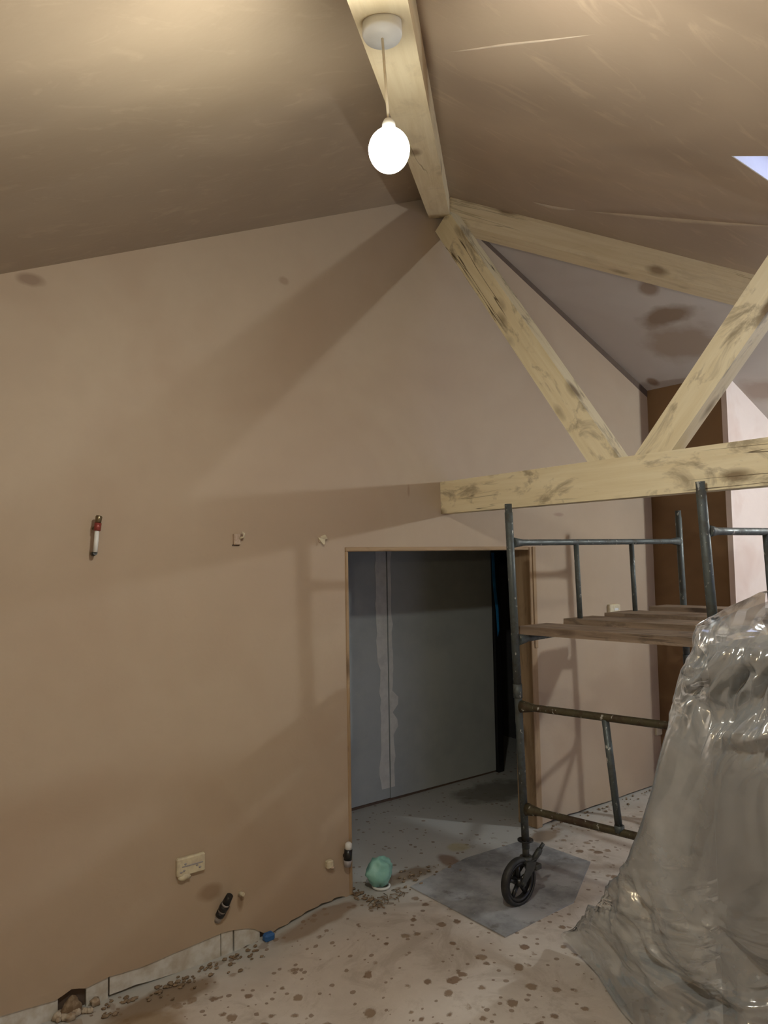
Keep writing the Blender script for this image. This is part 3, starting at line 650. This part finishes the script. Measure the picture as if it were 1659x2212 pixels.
# black and grey pipe fitting
r_ = root('pipe_fitting', (-1.658, 0, .184), 'black and grey banded pipe fitting poking out low on the wall', 'pipe')
ax = Vector((.03, -.06, .115)); ax.normalize(); o_ = Vector((-.022, .005, -.075))
def seg(a, b, ra, rb, mat, nm): rp(MB().tube([o_+ax*a, o_+ax*b], [ra, rb], 14), nm, mat, r_)
seg(0, .035, .018, .02, 'greyp', 'tail'); seg(.035, .06, .024, .024, 'black', 'ring'); seg(.06, .075, .021, .021, 'greyp', 'band'); seg(.075, .105, .025, .025, 'black', 'ring'); seg(.105, .118, .022, .022, 'greyp', 'band'); seg(.118, .165, .022, .018, 'black', 'nozzle')
r_ = root('pipe_end', (-1.552, 0, .213), 'small cream pipe end above a brown stain low on the wall', 'pipe')
rp(MB().tube([(0, .004, 0), (.006, -.03, .004)], [.012, .010], 10), 'stub', 'cream', r_); rp(MB().blob((.004, -.002, -.002), (.018, .006, .016), 4), 'plaster_collar', 'pinkbox', r_)
r_ = root('back_box', (-.989, 0, .223), 'small square cream box low on the wall left of the doorway', 'back box')
rp(MB().bbox((-.022, -.03, -.022), (.022, .004, .022), .006), 'box', 'cream', r_); rp(MB().blob((.012, -.026, -.02), (.016, .008, .01), 8), 'plaster_lump', 'pinkbox', r_)
r_ = root('pipe_fitting', (-.872, 0, .25), 'white and black push fitting at the foot of the left door jamb', 'pipe')
rp(MB().tube([(.006, -.03, .03), (.008, -.03, .062), (.008, -.03, .07)], [.022, .02, .012], 14), 'cap', 'white', r_)
rp(MB().tube([(.0, -.03, -.03), (.006, -.03, .032)], .024, 14), 'collar', 'black', r_)
rp(MB().tube([(-.002, -.03, -.065), (.0, -.03, -.028)], [.02, .025], 14), 'nut', 'greyp', r_)
rp(MB().tube([(0, -.03, -.01), (0, .004, -.01)], .014, 10), 'inlet', 'black', r_)
r_ = root('socket_box', (1.833, 0, 1.528), 'cream double box with plaster smears right of the doorway above the boards', 'socket box')
rp(MB().bbox((-.072, -.03, -.045), (.072, .004, .045), .006), 'cover', 'cream', r_); rp(MB().blob((.01, -.03, .005), (.035, .003, .012), 6), 'plaster_lump', 'white', r_)
r_ = root('back_box', (2.425, 0, .455), 'small white box low at the far wall corner', 'back box')
rp(MB().bbox((-.05, -.02, -.035), (.035, .004, .03), .005), 'box', 'cream', r_)
tag(MB().bbox((-1.425, -.05, -.07), (-1.365, -.005, -.028), .01).build('blue_bung', M['bluecap']), 'small blue plastic cap on the floor by the broken plaster', 'cap')

# ================================================================== FLOOR THINGS
r_ = root('mint_bag', (-.64, -.03, 0), 'scrunched mint green plastic bag on the floor by the door jamb', 'bag')
mb = MB(); vs_ = []; fs_ = []; sg, rg = 26, 16
for i in range(rg+1):
    for k in range(sg):
        a = math.pi*i/rg; t = 2*math.pi*k/sg; d = Vector((math.sin(a)*math.cos(t), math.sin(a)*math.sin(t), math.cos(a)))
        q = 1+.26*(ridged(d*1.25+Vector((2, 5, 1)))-.6)+.12*(ridged(d*2.7+Vector((1, 1, 8)))-.5)
        taper = 1-.34*max(0, -d.z)**1.5; flat = .9+.1*math.cos(4*t)
        vs_.append((d.x*.092*q*taper*flat, d.y*.07*q*taper, max(.012, .090+d.z*.088*(q*.6+.4))))
for i in range(rg):
    for k in range(sg): fs_.append((i*sg+k, (i+1)*sg+k, (i+1)*sg+(k+1)%sg, i*sg+(k+1)%sg))
rp(mb.add(vs_, fs_, True), 'film', 'mint', r_)
rp(MB().lathe([(.04, .004), (.054, .005), (.058, .014), (.05, .02), (.04, .004)], (.004, -.008, 0), 20), 'rim', 'white', r_, 'pale rim under the bag')
# rubble heap at the broken plaster, gathered by the wall foot
random.seed(11)
for k in range(16):
    x = random.uniform(-2.47, -2.3); y = random.uniform(-.06, -.012); s_ = random.uniform(.010, .024)
    tag(MB().blob((x, y, dip(x, y)+s_*.6+.004), (s_*1.1, s_*.8, s_*.9), k, .4, 8, 6, 2.2).build('plaster_rubble', M['rubble']), 'pale crumb of broken plaster by the exposed board at lower left', 'rubble', 'plaster crumbs at the wall foot')
tag(MB().blob((-2.405, -.02, -.055), (.045, .022, .05), 21, .3, 12, 9).build('plaster_rubble', M['soil']), 'largest brown lump of plaster in the gap of the exposed board', 'rubble')
mb = MB()
for k in range(70):
    x = random.choice((random.uniform(-.84, -.76), random.uniform(-.53, -.1))); y = -.05+.10*random.gauss(0, .6)-.12*(1 if random.random() < .2 else 0); s_ = random.uniform(.004, .011)
    mb.blob((x, y, s_*.5+.002), (s_*1.5, s_, s_*.7), k, .4, 6, 4, 2)
for k in range(26):
    x = random.uniform(-.83, -.58); y = random.uniform(-.24, -.13); t = random.uniform(0, 3.14); L = random.uniform(.02, .05)
    mb.tube([(x-L*math.cos(t), y-L*math.sin(t), .006), (x, y, .011), (x+L*math.cos(t+.4), y+L*math.sin(t+.4), .006)], .0022, 5)
for k in range(90):
    x = random.uniform(-2.3, -1.45); y = -.03-.10*abs(random.gauss(0, .6)); s_ = random.uniform(.004, .011)
    mb.blob((x, y, dip(x, y)+s_*.4+.002), (s_*1.5, s_, s_*.7), k, .4, 6, 4, 2)
for k in range(40):
    x = random.uniform(.85, 2.3); y = -.03-.08*abs(random.gauss(0, .6)); s_ = random.uniform(.004, .010)
    mb.blob((x, y, s_*.4+.002), (s_*1.5, s_, s_*.7), k, .4, 6, 4, 2)
tag(mb.build('floor_debris', M['soil']), 'brown crumbs and bits of wire swept along the wall foot', 'debris', kind='stuff')
